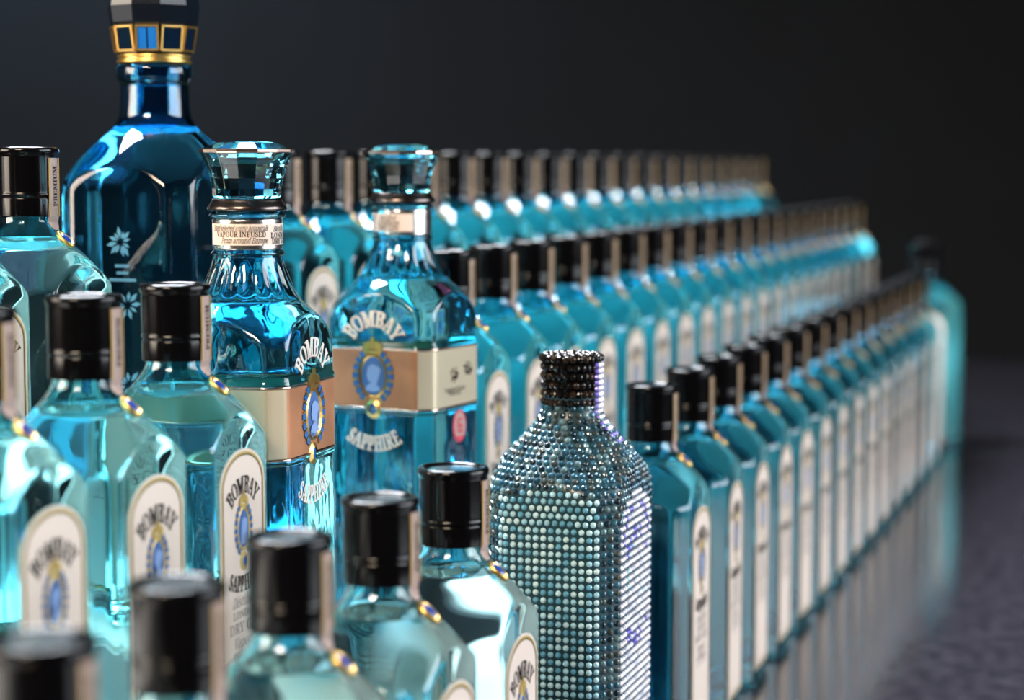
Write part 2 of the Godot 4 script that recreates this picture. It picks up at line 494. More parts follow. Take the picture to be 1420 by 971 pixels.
# the medallion: gold frame and crown, ring of blue stones, cameo, pendant; centre (0, cy), w x h is the ring's outer half size
func medallion(parent: Node, cy: float, w: float, h: float, z: float, thick: float, gold: Material):
	var g := Soup.new()
	var e_out := ellipse(0, cy, w * 0.80, h * 0.80); var e_in := ellipse(0, cy, w * 0.58, h * 0.66)
	for i in e_out.size():      # raised oval frame
		var k := (i + 1) % e_out.size()
		var a := e_out[i]; var b := e_out[k]; var c := e_in[k]; var d := e_in[i]
		var m := (a + d) / 2; var m2 := (b + c) / 2
		var za := z; var zb := z + thick
		g.quad(Vector3(a.x, a.y, za), Vector3(b.x, b.y, za), Vector3(m2.x, m2.y, zb), Vector3(m.x, m.y, zb), Vector3(a.x, a.y - cy, 0.01))
		g.quad(Vector3(m.x, m.y, zb), Vector3(m2.x, m2.y, zb), Vector3(c.x, c.y, za), Vector3(d.x, d.y, za), Vector3(0, 0, 1))
	# thin gold spokes between the stones
	for i in 20:
		var a := TAU * (i + 0.5) / 20
		if absf(sin(a)) < 0.35: continue
		var p := Vector3(sin(a) * w * 0.91, cy + cos(a) * h * 0.91, z + thick * 0.4)
		var o := Vector3(sin(a) * w, cos(a) * h, 0).normalized()
		g.block(p, o * w * 0.13, o.cross(Vector3(0, 0, 1)) * w * 0.03, Vector3(0, 0, thick * 0.4))
	# crown: base band, five leaves, arches and an orb
	var by := cy + h * 0.84
	g.block(Vector3(0, by, z + thick * 0.5), Vector3(w * 0.42, 0, 0), Vector3(0, h * 0.05, 0), Vector3(0, 0, thick * 0.5))
	for i in 5:
		var a := (i - 2) * 0.42
		var c := Vector3(sin(a) * w * 0.50, by + h * 0.12 + (cos(a) - 0.6) * h * 0.28, z + thick * 0.5)
		g.block(c, Vector3(w * 0.085, 0, 0), Vector3(0, h * 0.12, 0), Vector3(0, 0, thick * 0.5))
	for i in 9:
		var a := PI * i / 8 - PI / 2
		var c := Vector3(sin(a) * w * 0.48, by + h * 0.10 + cos(a) * h * 0.26, z + thick * 0.4)
		g.block(c, Vector3(w * 0.06, 0, 0), Vector3(0, h * 0.035, 0), Vector3(0, 0, thick * 0.4))
	g.block(Vector3(0, by + h * 0.44, z + thick * 0.5), Vector3(w * 0.07, 0, 0), Vector3(0, h * 0.08, 0), Vector3(0, 0, thick * 0.5))
	# pendant: a gold oval frame under the ring
	var py := cy - h * 1.16
	var p_out := ellipse(0, py, w * 0.42, h * 0.34, 16); var p_in := ellipse(0, py, w * 0.22, h * 0.19, 16)
	for i in 16:
		var k := (i + 1) % 16
		g.quad(Vector3(p_out[i].x, p_out[i].y, z), Vector3(p_out[k].x, p_out[k].y, z), Vector3(p_in[k].x, p_in[k].y, z + thick), Vector3(p_in[i].x, p_in[i].y, z + thick), Vector3(p_out[i].x * 0.3, (p_out[i].y - py) * 0.3, 0.01))
	part("medallion_frame", g.mesh(), gold, parent)
	var st := Soup.new()
	for i in 20:
		var a := TAU * i / 20
		if absf(sin(a)) < 0.33: continue
		var o := Vector3(sin(a) * w, cos(a) * h, 0).normalized()
		st.block(Vector3(sin(a) * w * 0.91, cy + cos(a) * h * 0.91, z + thick * 0.3), o * w * 0.14, o.cross(Vector3(0, 0, 1)) * w * 0.12, Vector3(0, 0, thick * 0.3))
	part("medallion_stones", st.mesh(), M.blue_enamel, parent).set_meta("kind", "stuff")
	var cm := Soup.new(); var ce := ellipse(0, cy, w * 0.60, h * 0.68)
	var pe := ellipse(0, py, w * 0.24, h * 0.20, 16)
	for pair in [[ce, Vector2(0, cy)], [pe, Vector2(0, py)]]:
		var lst: PackedVector2Array = pair[0]; var cc: Vector2 = pair[1]
		for i in lst.size():
			var a := lst[i]; var b := lst[(i + 1) % lst.size()]
			cm.flat(Vector3(cc.x, cc.y, z + thick * 0.6), Vector3(a.x, a.y, z + thick * 0.2), Vector3(b.x, b.y, z + thick * 0.2), Vector3(0, 0, 1))
		if pair[0] == ce:
			part("cameo", cm.mesh(), M.cameo, parent); cm = Soup.new()
	part("pendant_stone", cm.mesh(), M.blue_enamel, parent)
	# a plain head in profile on the cameo: hair, face, neck as a few strokes
	var hd := Soup.new()
	var pf := PackedVector2Array()
	for q in [[-0.40, -0.50], [-0.30, -0.34], [-0.10, -0.24], [-0.10, -0.14], [-0.24, -0.16], [-0.28, -0.08], [-0.26, -0.02], [-0.34, 0.02], [-0.27, 0.12], [-0.28, 0.22], [-0.20, 0.34], [-0.04, 0.41], [0.12, 0.39], [0.24, 0.30], [0.36, 0.30], [0.43, 0.20], [0.38, 0.10], [0.28, 0.08], [0.22, -0.04], [0.16, -0.16], [0.20, -0.30], [0.36, -0.40], [0.40, -0.50], [0.0, -0.56]]: pf.append(Vector2(q[0] * w, cy + q[1] * h))
	var tri := Geometry2D.triangulate_polygon(pf)
	for q in range(0, tri.size(), 3):
		var a := pf[tri[q]]; var b := pf[tri[q + 1]]; var c := pf[tri[q + 2]]
		hd.flat(Vector3(a.x, a.y, z + thick * 0.75), Vector3(b.x, b.y, z + thick * 0.75), Vector3(c.x, c.y, z + thick * 0.75), Vector3(0, 0, 1))
	part("cameo_profile", hd.mesh(), M.cameo_light, parent)

# the paper strip that runs from the cap's side down the neck, on the +z side
func strip_mesh(path: Array, hw: float) -> ArrayMesh:
	var s := Soup.new()
	for j in path.size() - 1:
		for i in 4:
			var q := []
			for c in [[j, i], [j, i + 1], [j + 1, i + 1], [j + 1, i]]:
				var p: Array = path[c[0]]
				var w: float = p[2] if p.size() > 2 else hw
				var x = w * (c[1] - 2) / 2.0
				q.append(Vector3(x, p[0], sqrt(maxf(p[1] * p[1] - x * x, 1e-8))))
			s.quad(q[0], q[1], q[2], q[3], Vector3(0, 0.2, 1))
	return s.mesh()

var protos := {}

func gin_bottle() -> Node3D:       # the standard bottle, front along +z
	var root := Node3D.new()
	root.name = "gin_bottle"
	var ys := []
	for i in 6: ys.append(0.006 * (1.0 - cos(PI / 2 * i / 5.0)))
	for y in [0.03, 0.08, 0.12, 0.14]: ys.append(y)
	for i in 44: ys.append(lerpf(0.150, 0.2205, i / 43.0))
	var cav := [[0.0208, 0.1975], [0.0195, 0.2000], [0.0170, 0.2030], [0.0142, 0.2065], [0.0128, 0.2100], [0.0124, 0.2130], [0.0124, 0.2185]]
	part("glass_body", body_mesh(bottle_r, ys, 152, cav), M.blue_glass, root)
	part("liquid_surface", liquid_mesh(0.0208, 0.1975), M.liquid, root)
	# screw cap: rolled top rim, two grooves, lower band
	var cap := part("screw_cap", lathed([[0.0150, 0.2118], [0.0166, 0.2120], [0.01675, 0.2124], [0.0168, 0.2215], [0.0162, 0.2220], [0.0162, 0.2226], [0.0169, 0.2234], [0.0171, 0.2240], [0.0169, 0.2247], [0.0165, 0.2252], [0.0168, 0.2262], [0.0168, 0.2445], [0.0170, 0.2458], [0.0176, 0.2466], [0.0178, 0.2478], [0.0176, 0.2490], [0.0168, 0.2499], [0.0155, 0.2500], [0.0142, 0.2495], [0.0136, 0.2486, 1], [0.0001, 0.2484]], 56), M.cap, root)
	part("cap_disc", lathed([[0.0120, 0.24845], [0.0116, 0.2490], [0.0001, 0.2491]], 40), M.cap_top, cap)
	# strip of paper from the cap down the neck, a gem in a gold setting at its end
	var st := part("seal_strip", strip_mesh([[0.2440, 0.01712, 0.0052], [0.2300, 0.01735, 0.0052], [0.2240, 0.01750, 0.0052], [0.2120, 0.01720, 0.0056], [0.2090, 0.0166, 0.0054], [0.2065, 0.0172, 0.0042], [0.2045, 0.0182, 0.002]], 0.006), M.strip, root)
	var tx := Soup.new()
	letters(tx, "PREMIUM", 0.0034, func(p: Vector2, normal := false):
		if normal: return Vector3(0, 0, 1)
		return Vector3(-p.y, 0.2285 + p.x, 0.01765), true, 0.95)
	part("lettering", tx.mesh(), M.ink, st)
	var ed := Soup.new()
	for s in [-1.0, 1.0]:
		ed.block(Vector3(s * 0.0048, 0.2280, 0.01690), Vector3(0.0003, 0, 0), Vector3(0, 0.0160, 0), Vector3(0, 0, 0.0002))
	part("gold_edge", ed.mesh(), M.gold_ink, st)
	var gm := Soup.new()
	lathe(gm, [[0.0050, -0.0006], [0.0053, 0.0004], [0.0050, 0.0014], [0.0042, 0.0018], [0.0036, 0.0012], [0.0034, 0.0006]], 24)
	var setting := part("gem_setting", gm.mesh(), M.gold, root)
	setting.transform = Transform3D(Basis(Vector3(1, 0, 0), Vector3(0, 0.76, 0.65), Vector3(0, -0.65, 0.76)).scaled(Vector3(1, 1, 1)), Vector3(0, 0.1990, 0.0228))
	setting.scale = Vector3(0.85, 1, 1.25)
	part("gem", lathed([[0.0037, 0.0002], [0.0033, 0.0014], [0.0020, 0.0021], [0.0001, 0.0024]], 20), M.gem, setting)
	# labels: front and back, bonded into the glass face
	var hw := 0.0262; var y0 := 0.011; var y1 := 0.1685; var rise := 0.0185
	var z := HZ + 0.0004
	var fl := part("front_label", plate(arch(hw, y0, y1, rise, 0), HZ - 0.0012, z), M.paper, root)
	part("back_label", plate(arch(hw, y0, y1, rise, 0), -z, -HZ + 0.0012), M.paper, root)
	var b1 := Soup.new(); band_between(b1, arch(hw, y0, y1, rise, 0.0014), arch(hw, y0, y1, rise, 0.0032), z + 0.00012)
	part("gold_border", b1.mesh(), M.gold_ink, fl)
	var b2 := Soup.new(); band_between(b2, arch(hw, y0, y1, rise, 0.0027), arch(hw, y0, y1, rise, 0.0033), z + 0.0002)
	part("dark_border", b2.mesh(), M.ink, fl)
	var t := Soup.new(); var zt := z + 0.00015
	for k in [-1.0, 1.0]:
		letters(t, "BOMBAY", 0.0088, on_arc(k * 0.00018, 0.1505, zt + k * 0.00001, 0.0215), true, 0.70)
		letters(t, "SAPPHIRE", 0.0082, on_arc(k * 0.00018, 0.1010, zt + k * 0.00001, -0.040), true, 0.58)
	part("lettering", t.mesh(), M.ink, fl)
	var t2 := Soup.new()
	letters(t2, "Distilled", 0.0052, on_plane(0, 0.0925, zt), false, 0.95, 0.35)
	letters(t2, "LONDON", 0.0038, on_plane(0, 0.0860, zt), true, 1.1)
	letters(t2, "DRY GIN", 0.0052, on_plane(0, 0.0795, zt), true, 1.1)
	letters(t2, "Vapour", 0.0052, on_plane(0, 0.0720, zt), false, 0.95, 0.35)
	letters(t2, "INFUSED", 0.0038, on_plane(0, 0.0655, zt), true, 1.1)
	t2.block(Vector3(0, 0.0615, zt), Vector3(0.014, 0, 0), Vector3(0, 0.00025, 0), Vector3(0, 0, 0.0001))
	part("small_lettering", t2.mesh(), M.grey_ink, fl)
	medallion(fl, 0.1285, 0.0100, 0.0140, zt, 0.0005, M.gold_ink)
	return root

func copy_of(key: String, called: String, label: String, category: String, group: String, at: Vector3, turn := TURN, s := 1.0) -> Node3D:
	if not protos.has(key): protos[key] = gin_bottle() if key == "gin_bottle" else decanter() if key == "decanter" else tall_bottle()
	var o: Node3D = protos[key].duplicate()
	o.name = numbered(called)
	add_child(o)
	o.position = at; o.rotation.y = turn; o.scale = Vector3.ONE * s
	tag(o, label, category, group)
	return o

const NTH := ["first", "second", "third", "fourth", "fifth", "sixth", "seventh", "eighth", "ninth", "tenth", "eleventh", "twelfth", "thirteenth", "fourteenth", "fifteenth", "sixteenth", "seventeenth", "eighteenth", "nineteenth", "twentieth"]

func at_depth(row: int, z: float) -> Vector3:      # place on a row, by the distance from the camera plane
	var t = (z + ROW_D[row] * sin(deg_to_rad(PHI))) / cos(deg_to_rad(PHI))
	return along(ROW_D[row], t, STEP_Y[row] + 0.0004)

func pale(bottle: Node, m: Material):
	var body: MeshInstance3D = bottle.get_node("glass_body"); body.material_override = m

func rows():
	var rng := RandomNumberGenerator.new(); rng.seed = 20
	# [row, depth of each near bottle, its label]
	var near := [
		[0, 1.000, "black-capped clear-looking bottle of the lowest row directly before the crystal-studded bottle"],
		[0, 0.908, "black-capped bottle of the lowest row, second before the crystal-studded bottle"],
		[0, 0.814, "blurred black-capped bottle of the lowest row, third before the crystal-studded bottle"],
		[0, 0.722, "blurred black-capped bottle of the lowest row, fourth before the crystal-studded bottle"],
		[0, 0.635, "nearest bottle of all, only its dark blurred cap at the lower left corner"],
		[1, 1.020, "sharp black-capped bottle with readable cream label, left beside the copper-banded decanter"],
		[1, 0.935, "black-capped bottle of the middle row, second before the front copper-banded decanter"],
		[1, 0.849, "blurred cream-labelled bottle at the left edge, nearest of the middle row"],
		[2, 1.140, "black-capped dark bottle of the top row just before the tall deep-blue bottle"],
		[2, 1.056, "bottle cut off by the left edge, its cream label ending in AY"],
	]
	for a in near:
		copy_of("gin_bottle", "gin_bottle", a[2], "bottle", "bottles in the display rows", at_depth(a[0], a[1]), TURN + deg_to_rad(rng.randf_range(-1.0, 1.0)))
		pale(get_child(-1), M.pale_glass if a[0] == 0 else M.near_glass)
	for i in 15:
		copy_of("gin_bottle", "gin_bottle", "black-capped gin bottle in the lowest row, %s behind the crystal-studded bottle" % NTH[i], "bottle", "bottles in the display rows", at_depth(0, 1.377 + i * 0.0940 + (0.012 if i > 0 else 0.0)), TURN + deg_to_rad(rng.randf_range(-1.5, 1.5)))
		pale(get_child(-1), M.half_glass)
	for i in 20:
		copy_of("gin_bottle", "gin_bottle", "black-capped blue bottle in the middle row, %s behind the rear copper-banded decanter" % NTH[i], "bottle", "bottles in the display rows", at_depth(1, 1.401 + i * 0.0885), TURN + deg_to_rad(rng.randf_range(-1.5, 1.5)))
	for i in 19:
		copy_of("gin_bottle", "gin_bottle", "black-capped blue bottle in the top row, %s behind the tall deep-blue bottle" % NTH[i], "bottle", "bottles in the display rows", at_depth(2, 1.452 + i * 0.0885), TURN + deg_to_rad(rng.randf_range(-1.5, 1.5)))

# ------------------------------------------------------------------ the special bottles
const D_BELL := [[0.070, 0.150], [0.060, 0.196], [0.054, 0.204], [0.0495, 0.2115], [0.044, 0.2205], [0.0375, 0.2280], [0.0320, 0.2330], [0.0285, 0.2362], [0.0255, 0.2405], [0.0225, 0.2465], [0.0200, 0.2535], [0.0187, 0.2585], [0.0186, 0.2600], [0.0195, 0.2608], [0.0197, 0.2618], [0.0185, 0.2632], [0.0180, 0.2640], [0.0180, 0.2790], [0.0186, 0.2800], [0.0203, 0.2808], [0.0205, 0.2822], [0.0195, 0.2832], [0.0180, 0.2840]]
const DHX := 0.0390
const DHZ := 0.0365

var ripple := FastNoiseLite.new()

func decanter_r(th: float, y: float) -> float:
	var b := spline(D_BELL, y) if y < 0.258 else pick(D_BELL, y)
	if y > 0.2375 and y < 0.258:      # flutes round the neck
		b *= 1.0 + 0.055 * sin(PI * (y - 0.2375) / 0.0205) * (absf(cos(8.0 * th)) - 0.6)
	var p := prism(th, DHX, DHZ, 0.009)
	# lips above and below the band
	p += 0.0011 * (exp(-pow((y - 0.1945) / 0.0016, 2)) + exp(-pow((y - 0.1540) / 0.0016, 2)))
	if y > 0.14: p = soft_min([p, b], 0.0011) if y < 0.25 else b
	if y < 0.008: p -= 0.005 * (1.0 - sqrt(maxf(0.0, 1.0 - pow(1.0 - y / 0.008, 2))))
	if y < 0.15 or (y > 0.197 and y < 0.232): p += 0.00022 * ripple.get_noise_3d(sin(th) * p * 9000.0, y * 4500.0, cos(th) * p * 9000.0)
	return p

func decanter() -> Node3D:
	var root := Node3D.new(); root.name = "decanter"
	var ys := []
	for i in 6: ys.append(0.008 * (1.0 - cos(PI / 2 * i / 5.0)))
	for i in 46: ys.append(0.010 + i * 0.00305)
	ys.append(0.150)
	for i in 8: ys.append(0.1515 + i * 0.0008)
	for y in [0.160, 0.175, 0.188]: ys.append(y)
	for i in 70: ys.append(lerpf(0.190, 0.2585, i / 69.0))
	for i in 14: ys.append(lerpf(0.2595, 0.2645, i / 13.0))
	ys.append(0.272)
	for i in 14: ys.append(lerpf(0.2780, 0.2840, i / 13.0))
	var cav := [[0.0262, 0.2352], [0.0230, 0.2405], [0.0200, 0.2465], [0.0172, 0.2535], [0.0158, 0.2600], [0.0155, 0.2800]]
	part("glass_body", body_mesh(decanter_r, ys, 192, cav), M.clear_blue, root)
	part("liquid_surface", liquid_mesh(0.0262, 0.2352), M.liquid, root)
	# foil band: copper on front, back and corners, pale gold on the sides
	for side in 4:
		var s := Soup.new(); var n := 48; var ring := []
		for y in [0.1560, 0.1562, 0.1923, 0.1925]:
			var r := PackedVector3Array()
			for i in n + 1:
				var th := PI / 2 * side + lerpf(-1, 1, float(i) / n) * (0.715 if side % 2 == 0 else 0.855)
				var q := prism(th, DHX, DHZ, 0.009) + (0.0007 if y > 0.1561 and y < 0.1924 else -0.0008)
				r.append(Vector3(sin(th) * q, y, cos(th) * q))
			ring.append(r)
		for j in 3:
			for i in n:
				var a: Vector3 = ring[j][i]
				s.quad(a, ring[j][i + 1], ring[j + 1][i + 1], ring[j + 1][i], Vector3(a.x, 0, a.z))
		part("foil_band", s.mesh(), M.copper if side % 2 == 0 else M.foil, root)
	var eg := Soup.new()      # gold edges of the band
	for y in [0.1553, 0.1932]:
		var rr := []
		for k in 5:
			var r := PackedVector3Array()
			for i in 96:
				var th := TAU * i / 96
				var q := prism(th, DHX, DHZ, 0.009) + 0.0004 + 0.0009 * sin(PI * k / 4.0)
				r.append(Vector3(sin(th) * q, y + (k - 2) * 0.0005, cos(th) * q))
			rr.append(r)
		rings(eg, rr)
	part("band_edge", eg.mesh(), M.rose_metal, root)
	# neck: glass ring, steel sleeve, cream label with lettering
	var sl := part("neck_sleeve", lathed([[0.0180, 0.2636], [0.01865, 0.2638], [0.0187, 0.2645], [0.0187, 0.2788], [0.01865, 0.2796], [0.0180, 0.2799]], 64), M.steel, root)
	var nl := Soup.new()
	for i in 40:
		var a := -2.5 + i * 0.085; var b := a + 0.085; var q := 0.01885
		nl.quad(Vector3(sin(a) * q, 0.2662, cos(a) * q), Vector3(sin(b) * q, 0.2662, cos(b) * q), Vector3(sin(b) * q, 0.2774, cos(b) * q), Vector3(sin(a) * q, 0.2774, cos(a) * q), Vector3(sin(a), 0, cos(a)))
	part("neck_label", nl.mesh(), M.paper, sl)
	var nt := Soup.new(); var q := 0.0190
	letters(nt, "Hand selected exotic botanicals", 0.0019, on_tube(-1.40, 0.2752, q), false, 0.56, 0.3)
	letters(nt, "VAPOUR INFUSED", 0.0020, on_tube(-1.36, 0.2720, q), true, 0.80)
	letters(nt, "From around Europe", 0.0019, on_tube(-1.22, 0.2687, q), false, 0.66, 0.3)
	letters(nt, "Distilled", 0.0030, on_tube(0.0, 0.2747, q), false, 0.75, 0.3)
	letters(nt, "LONDON", 0.0020, on_tube(0.0, 0.2713, q), true, 0.9)
	letters(nt, "DRY GIN", 0.0024, on_tube(0.0, 0.2682, q), true, 0.85)
	part("lettering", nt.mesh(), M.ink, sl)
	# collar and stopper
	part("collar", lathed([[0.0150, 0.2838], [0.0205, 0.2840], [0.0212, 0.2846], [0.0213, 0.2856], [0.0208, 0.2868], [0.0196, 0.2884], [0.0189, 0.2896], [0.0186, 0.2906], [0.0100, 0.2908]], 64), M.dark_metal, root)
	var gs := Soup.new()
	faceted(gs, [[0.0001, 0.2909], [0.0165, 0.2909], [0.0182, 0.2920], [0.0184, 0.2960], [0.0195, 0.3015], [0.0213, 0.3075], [0.0236, 0.3130], [0.0245, 0.3150], [0.0245, 0.3168], [0.0170, 0.3200], [0.0120, 0.3208], [0.0001, 0.3208]], 14)
	var stp := part("glass_stopper", gs.mesh(), M.clear_blue, root)
	var ri := Soup.new(); faceted(ri, [[0.0240, 0.3148], [0.0251, 0.3149], [0.0253, 0.3154], [0.0253, 0.3166], [0.0250, 0.3171], [0.0240, 0.3171]], 14)
	part("stopper_rim", ri.mesh(), M.rose_metal, stp)
	for k in [-5, -4, 2, 3]:
		var rb := Soup.new()
		var a = TAU * k / 14.0
		var pr := [[0.0184, 0.2960], [0.0195, 0.3015], [0.0213, 0.3075], [0.0236, 0.3130], [0.0246, 0.3150]]
		for j in 4:
			var p := Vector3(sin(a) * pr[j][0], pr[j][1], cos(a) * pr[j][0]); var p2 := Vector3(sin(a) * pr[j + 1][0], pr[j + 1][1], cos(a) * pr[j + 1][0])
			rb.block((p + p2) / 2, (p2 - p) / 2, Vector3(cos(a), 0, -sin(a)) * 0.0002, Vector3(sin(a), 0, cos(a)) * 0.0003)
		part("copper_rib", rb.mesh(), M.rose_metal, stp)
	# front: raised lettering and the big medallion
	var z := DHZ - 0.0002
	for k in 2:
		var t := Soup.new(); var zz := z + 0.0004 + k * 0.0004
		for m in [-1.0, 1.0]:
			letters(t, "BOMBAY", 0.0102, on_arc(m * 0.0002, 0.2120, zz + m * 0.00002, 0.0205), true, 0.72)
			letters(t, "SAPPHIRE", 0.0096, on_arc(m * 0.0002, 0.1330, zz + m * 0.00002, -0.0300), true, 0.56)
		if k == 0:
			var tb := Soup.new()
			for q2 in t.v.size() / 3:
				var a := t.v[q2 * 3]; var b := t.v[q2 * 3 + 1]; var c := t.v[q2 * 3 + 2]; var m := (a + b + c) / 3
				tb.flat(a, b, c, Vector3(0, 0, 1))
			var o := part("letter_edge", tb.mesh(), M.copper, root); o.position = Vector3(0.0004, -0.0004, 0)
		else:
			part("lettering", t.mesh(), M.white_ink, root)
	medallion(root, 0.1760, 0.0140, 0.0180, DHZ + 0.0006, 0.0013, M.gold)
	# sides: printed sprig on the band, red oval seal below
	for s in [-1.0, 1.0]:
		var sp := Soup.new(); var rng := RandomNumberGenerator.new(); rng.seed = 5
		for c in [[0.004, 0.176], [-0.014, 0.178]]:
			for i in 26:
				var a := rng.randf() * TAU; var r := sqrt(rng.randf()) * 0.0052
				var w := Vector3(s * (DHX + 0.00085), c[1] + sin(a) * r * 0.9, c[0] + cos(a) * r)
				var d := Vector3(0, sin(a + rng.randf()), cos(a + rng.randf())) * 0.0011
				sp.block(w, d, d.cross(Vector3(1, 0, 0)) * 0.35, Vector3(0.00004, 0, 0))
		letters(sp, "Fragrance Flower", 0.0013, func(p: Vector2, normal := false): return Vector3(s, 0, 0) if normal else Vector3(s * (DHX + 0.0009), 0.1665 + p.y, 0.003 - s * p.x), false, 0.8)
		letters(sp, "from Italy", 0.0013, func(p: Vector2, normal := false): return Vector3(s, 0, 0) if normal else Vector3(s * (DHX + 0.0009), 0.1640 + p.y, 0.003 - s * p.x), false, 0.8)
		part("printed_sprig", sp.mesh(), M.ink, root)
	return root

func red_seal(root: Node3D):
	var s := Soup.new(); var e := ellipse(0, 0.142, 0.0085, 0.0105, 28); var e2 := ellipse(0, 0.142, 0.0070, 0.0089, 28)
	var tf := func(p: Vector2, d: float): return Vector3(DHX + d, p.y, -p.x - 0.004)
	for i in 28:
		var k := (i + 1) % 28
		s.quad(tf.call(e[i], 0.0003), tf.call(e[k], 0.0003), tf.call(e2[k], 0.0006), tf.call(e2[i], 0.0006), Vector3(1, 0, 0))
		s.quad(tf.call(e[i], 0.0003), tf.call(e[k], 0.0003), tf.call(e[k], -0.0008), tf.call(e[i], -0.0008), Vector3(0, e[i].y - 0.142, -e[i].x))
		s.flat(tf.call(Vector2(0, 0.142), -0.0008), tf.call(e[i], -0.0008), tf.call(e[k], -0.0008), Vector3(-1, 0, 0))
	part("red_seal_ring", s.mesh(), M.red_ink, root)
	var f := Soup.new()
	for i in 28: f.flat(tf.call(Vector2(0, 0.142), 0.0005), tf.call(e2[i], 0.0005), tf.call(e2[(i + 1) % 28], 0.0005), Vector3(1, 0, 0))
	part("seal_field", f.mesh(), M.strip, root)
	var g := Soup.new()
	for seg in [[0.000, 0.1465, 0.003, 0.0008], [-0.0022, 0.143, 0.0008, 0.004], [0.0022, 0.1405, 0.0008, 0.0028], [0.000, 0.1385, 0.0026, 0.0008], [0.0008, 0.1425, 0.002, 0.0008], [0, 0.1347, 0.0042, 0.0010]]:
		g.block(tf.call(Vector2(seg[0], seg[1]), 0.0007), Vector3(0, 0, seg[2]), Vector3(0, seg[3], 0), Vector3(0.0001, 0, 0))
	part("seal_mark", g.mesh(), M.red_ink, root)

const B_BELL := [[0.085, 0.150], [0.074, 0.206], [0.0665, 0.2175], [0.0590, 0.2285], [0.0510, 0.2390], [0.0430, 0.2475], [0.0350, 0.2550], [0.0285, 0.2605], [0.0245, 0.2650], [0.0222, 0.2700], [0.0214, 0.2760], [0.0211, 0.2850], [0.0213, 0.2905], [0.0226, 0.2922], [0.0232, 0.2945], [0.0232, 0.2990], [0.0226, 0.3012], [0.0210, 0.3020]]

func big_r(th: float, y: float) -> float:
	var p := prism(th, 0.0500, 0.0450, 0.012)
	if y > 0.14: p = soft_min([p, spline(B_BELL, y)], 0.0014) if y < 0.262 else spline(B_BELL, y)
	if y < 0.008: p -= 0.005 * (1.0 - sqrt(maxf(0.0, 1.0 - pow(1.0 - y / 0.008, 2))))
	return p

func tall_bottle() -> Node3D:
	var root := Node3D.new(); root.name = "tall_bottle"
	var ys := []
	for i in 6: ys.append(0.008 * (1.0 - cos(PI / 2 * i / 5.0)))
	for y in [0.04, 0.10, 0.15, 0.18]: ys.append(y)
	for i in 60: ys.append(lerpf(0.190, 0.3020, i / 59.0))
	var cav := [[0.0232, 0.2620], [0.0200, 0.2660], [0.0182, 0.2720], [0.0175, 0.2800], [0.0175, 0.2990]]
	part("glass_body", body_mesh(big_r, ys, 168, cav), M.deep_glass, root)
	part("liquid_surface", liquid_mesh(0.0232, 0.2620), M.liquid, root)
	# stopper: gold foot, ring of blue panes in gold frames, dark faceted dome
	part("stopper_foot", lathed([[0.0170, 0.3018], [0.0222, 0.3020], [0.0230, 0.3030], [0.0226, 0.3042], [0.0214, 0.3050], [0.0222, 0.3062], [0.0232, 0.3072], [0.0200, 0.3080]], 48), M.gold, root)
	var dk := mat(lin(0.004, 0.006, 0.010), 0.05); dk.metallic_specular = 0.3
	var dome := Soup.new(); faceted(dome, [[0.0218, 0.3072], [0.0232, 0.3090], [0.0258, 0.3250], [0.0272, 0.3270], [0.0285, 0.3370], [0.0270, 0.3450], [0.0225, 0.3520], [0.0150, 0.3560], [0.0001, 0.3570]], 10, 0.5)
	part("stopper_dome", dome.mesh(), dk, root)
	for i in 10:
		var a := TAU * i / 10
		var o := Vector3(sin(a), 0, cos(a)); var x := Vector3(cos(a), 0, -sin(a))
		var lean := (o * 0.0026 + Vector3(0, 0.016, 0)).normalized()
		var c := o * 0.0236 + Vector3(0, 0.3170, 0)
		var nrm := x.cross(lean); if nrm.dot(o) < 0: nrm = -nrm
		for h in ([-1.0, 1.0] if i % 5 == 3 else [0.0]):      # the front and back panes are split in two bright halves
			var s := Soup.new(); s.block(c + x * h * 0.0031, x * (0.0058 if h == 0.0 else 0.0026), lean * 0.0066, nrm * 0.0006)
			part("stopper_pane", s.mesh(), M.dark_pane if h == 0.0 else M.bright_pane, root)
		var f := Soup.new()
		for sgn in [-1.0, 1.0]:
			f.block(c + x * sgn * 0.0066 + nrm * 0.0004, x * 0.0006, lean * 0.0078, nrm * 0.0009)
			f.block(c + lean * sgn * 0.0073 + nrm * 0.0004, x * 0.0070, lean * 0.0006, nrm * 0.0009)
		part("pane_frame", f.mesh(), M.gold, root)
	# etched sprigs on the side (-x)
	var et := Soup.new()
	var rng := RandomNumberGenerator.new(); rng.seed = 9
	for spot in [[0.002, 0.194, 0.010, 12], [0.006, 0.156, 0.011, 9], [0.006, 0.108, 0.010, 9]]:
		for i in spot[3]:
			var a: float = TAU * i / spot[3] + rng.randf() * 0.3
			var l: float = spot[2] * rng.randf_range(0.5, 0.8)
			var dir := Vector3(0, sin(a), cos(a)); var side := Vector3(0, cos(a), -sin(a))
			var base := Vector3(-0.0502, spot[1], spot[0]) + dir * l * 0.3
			var tip := base + dir * l
			var mid := (base + tip) / 2
			et.quad(base, mid + side * l * 0.2, tip, mid - side * l * 0.2, Vector3(-1, 0, 0))
	for k in 3:
		et.block(Vector3(-0.0502, 0.1795 - k * 0.0042, 0.003), Vector3(0.00005, 0, 0), Vector3(0, 0.0009, 0), Vector3(0, 0, [0.005, 0.004, 0.009][k]))
	part("etched_sprigs", et.mesh(), M.frost, root)
	return root

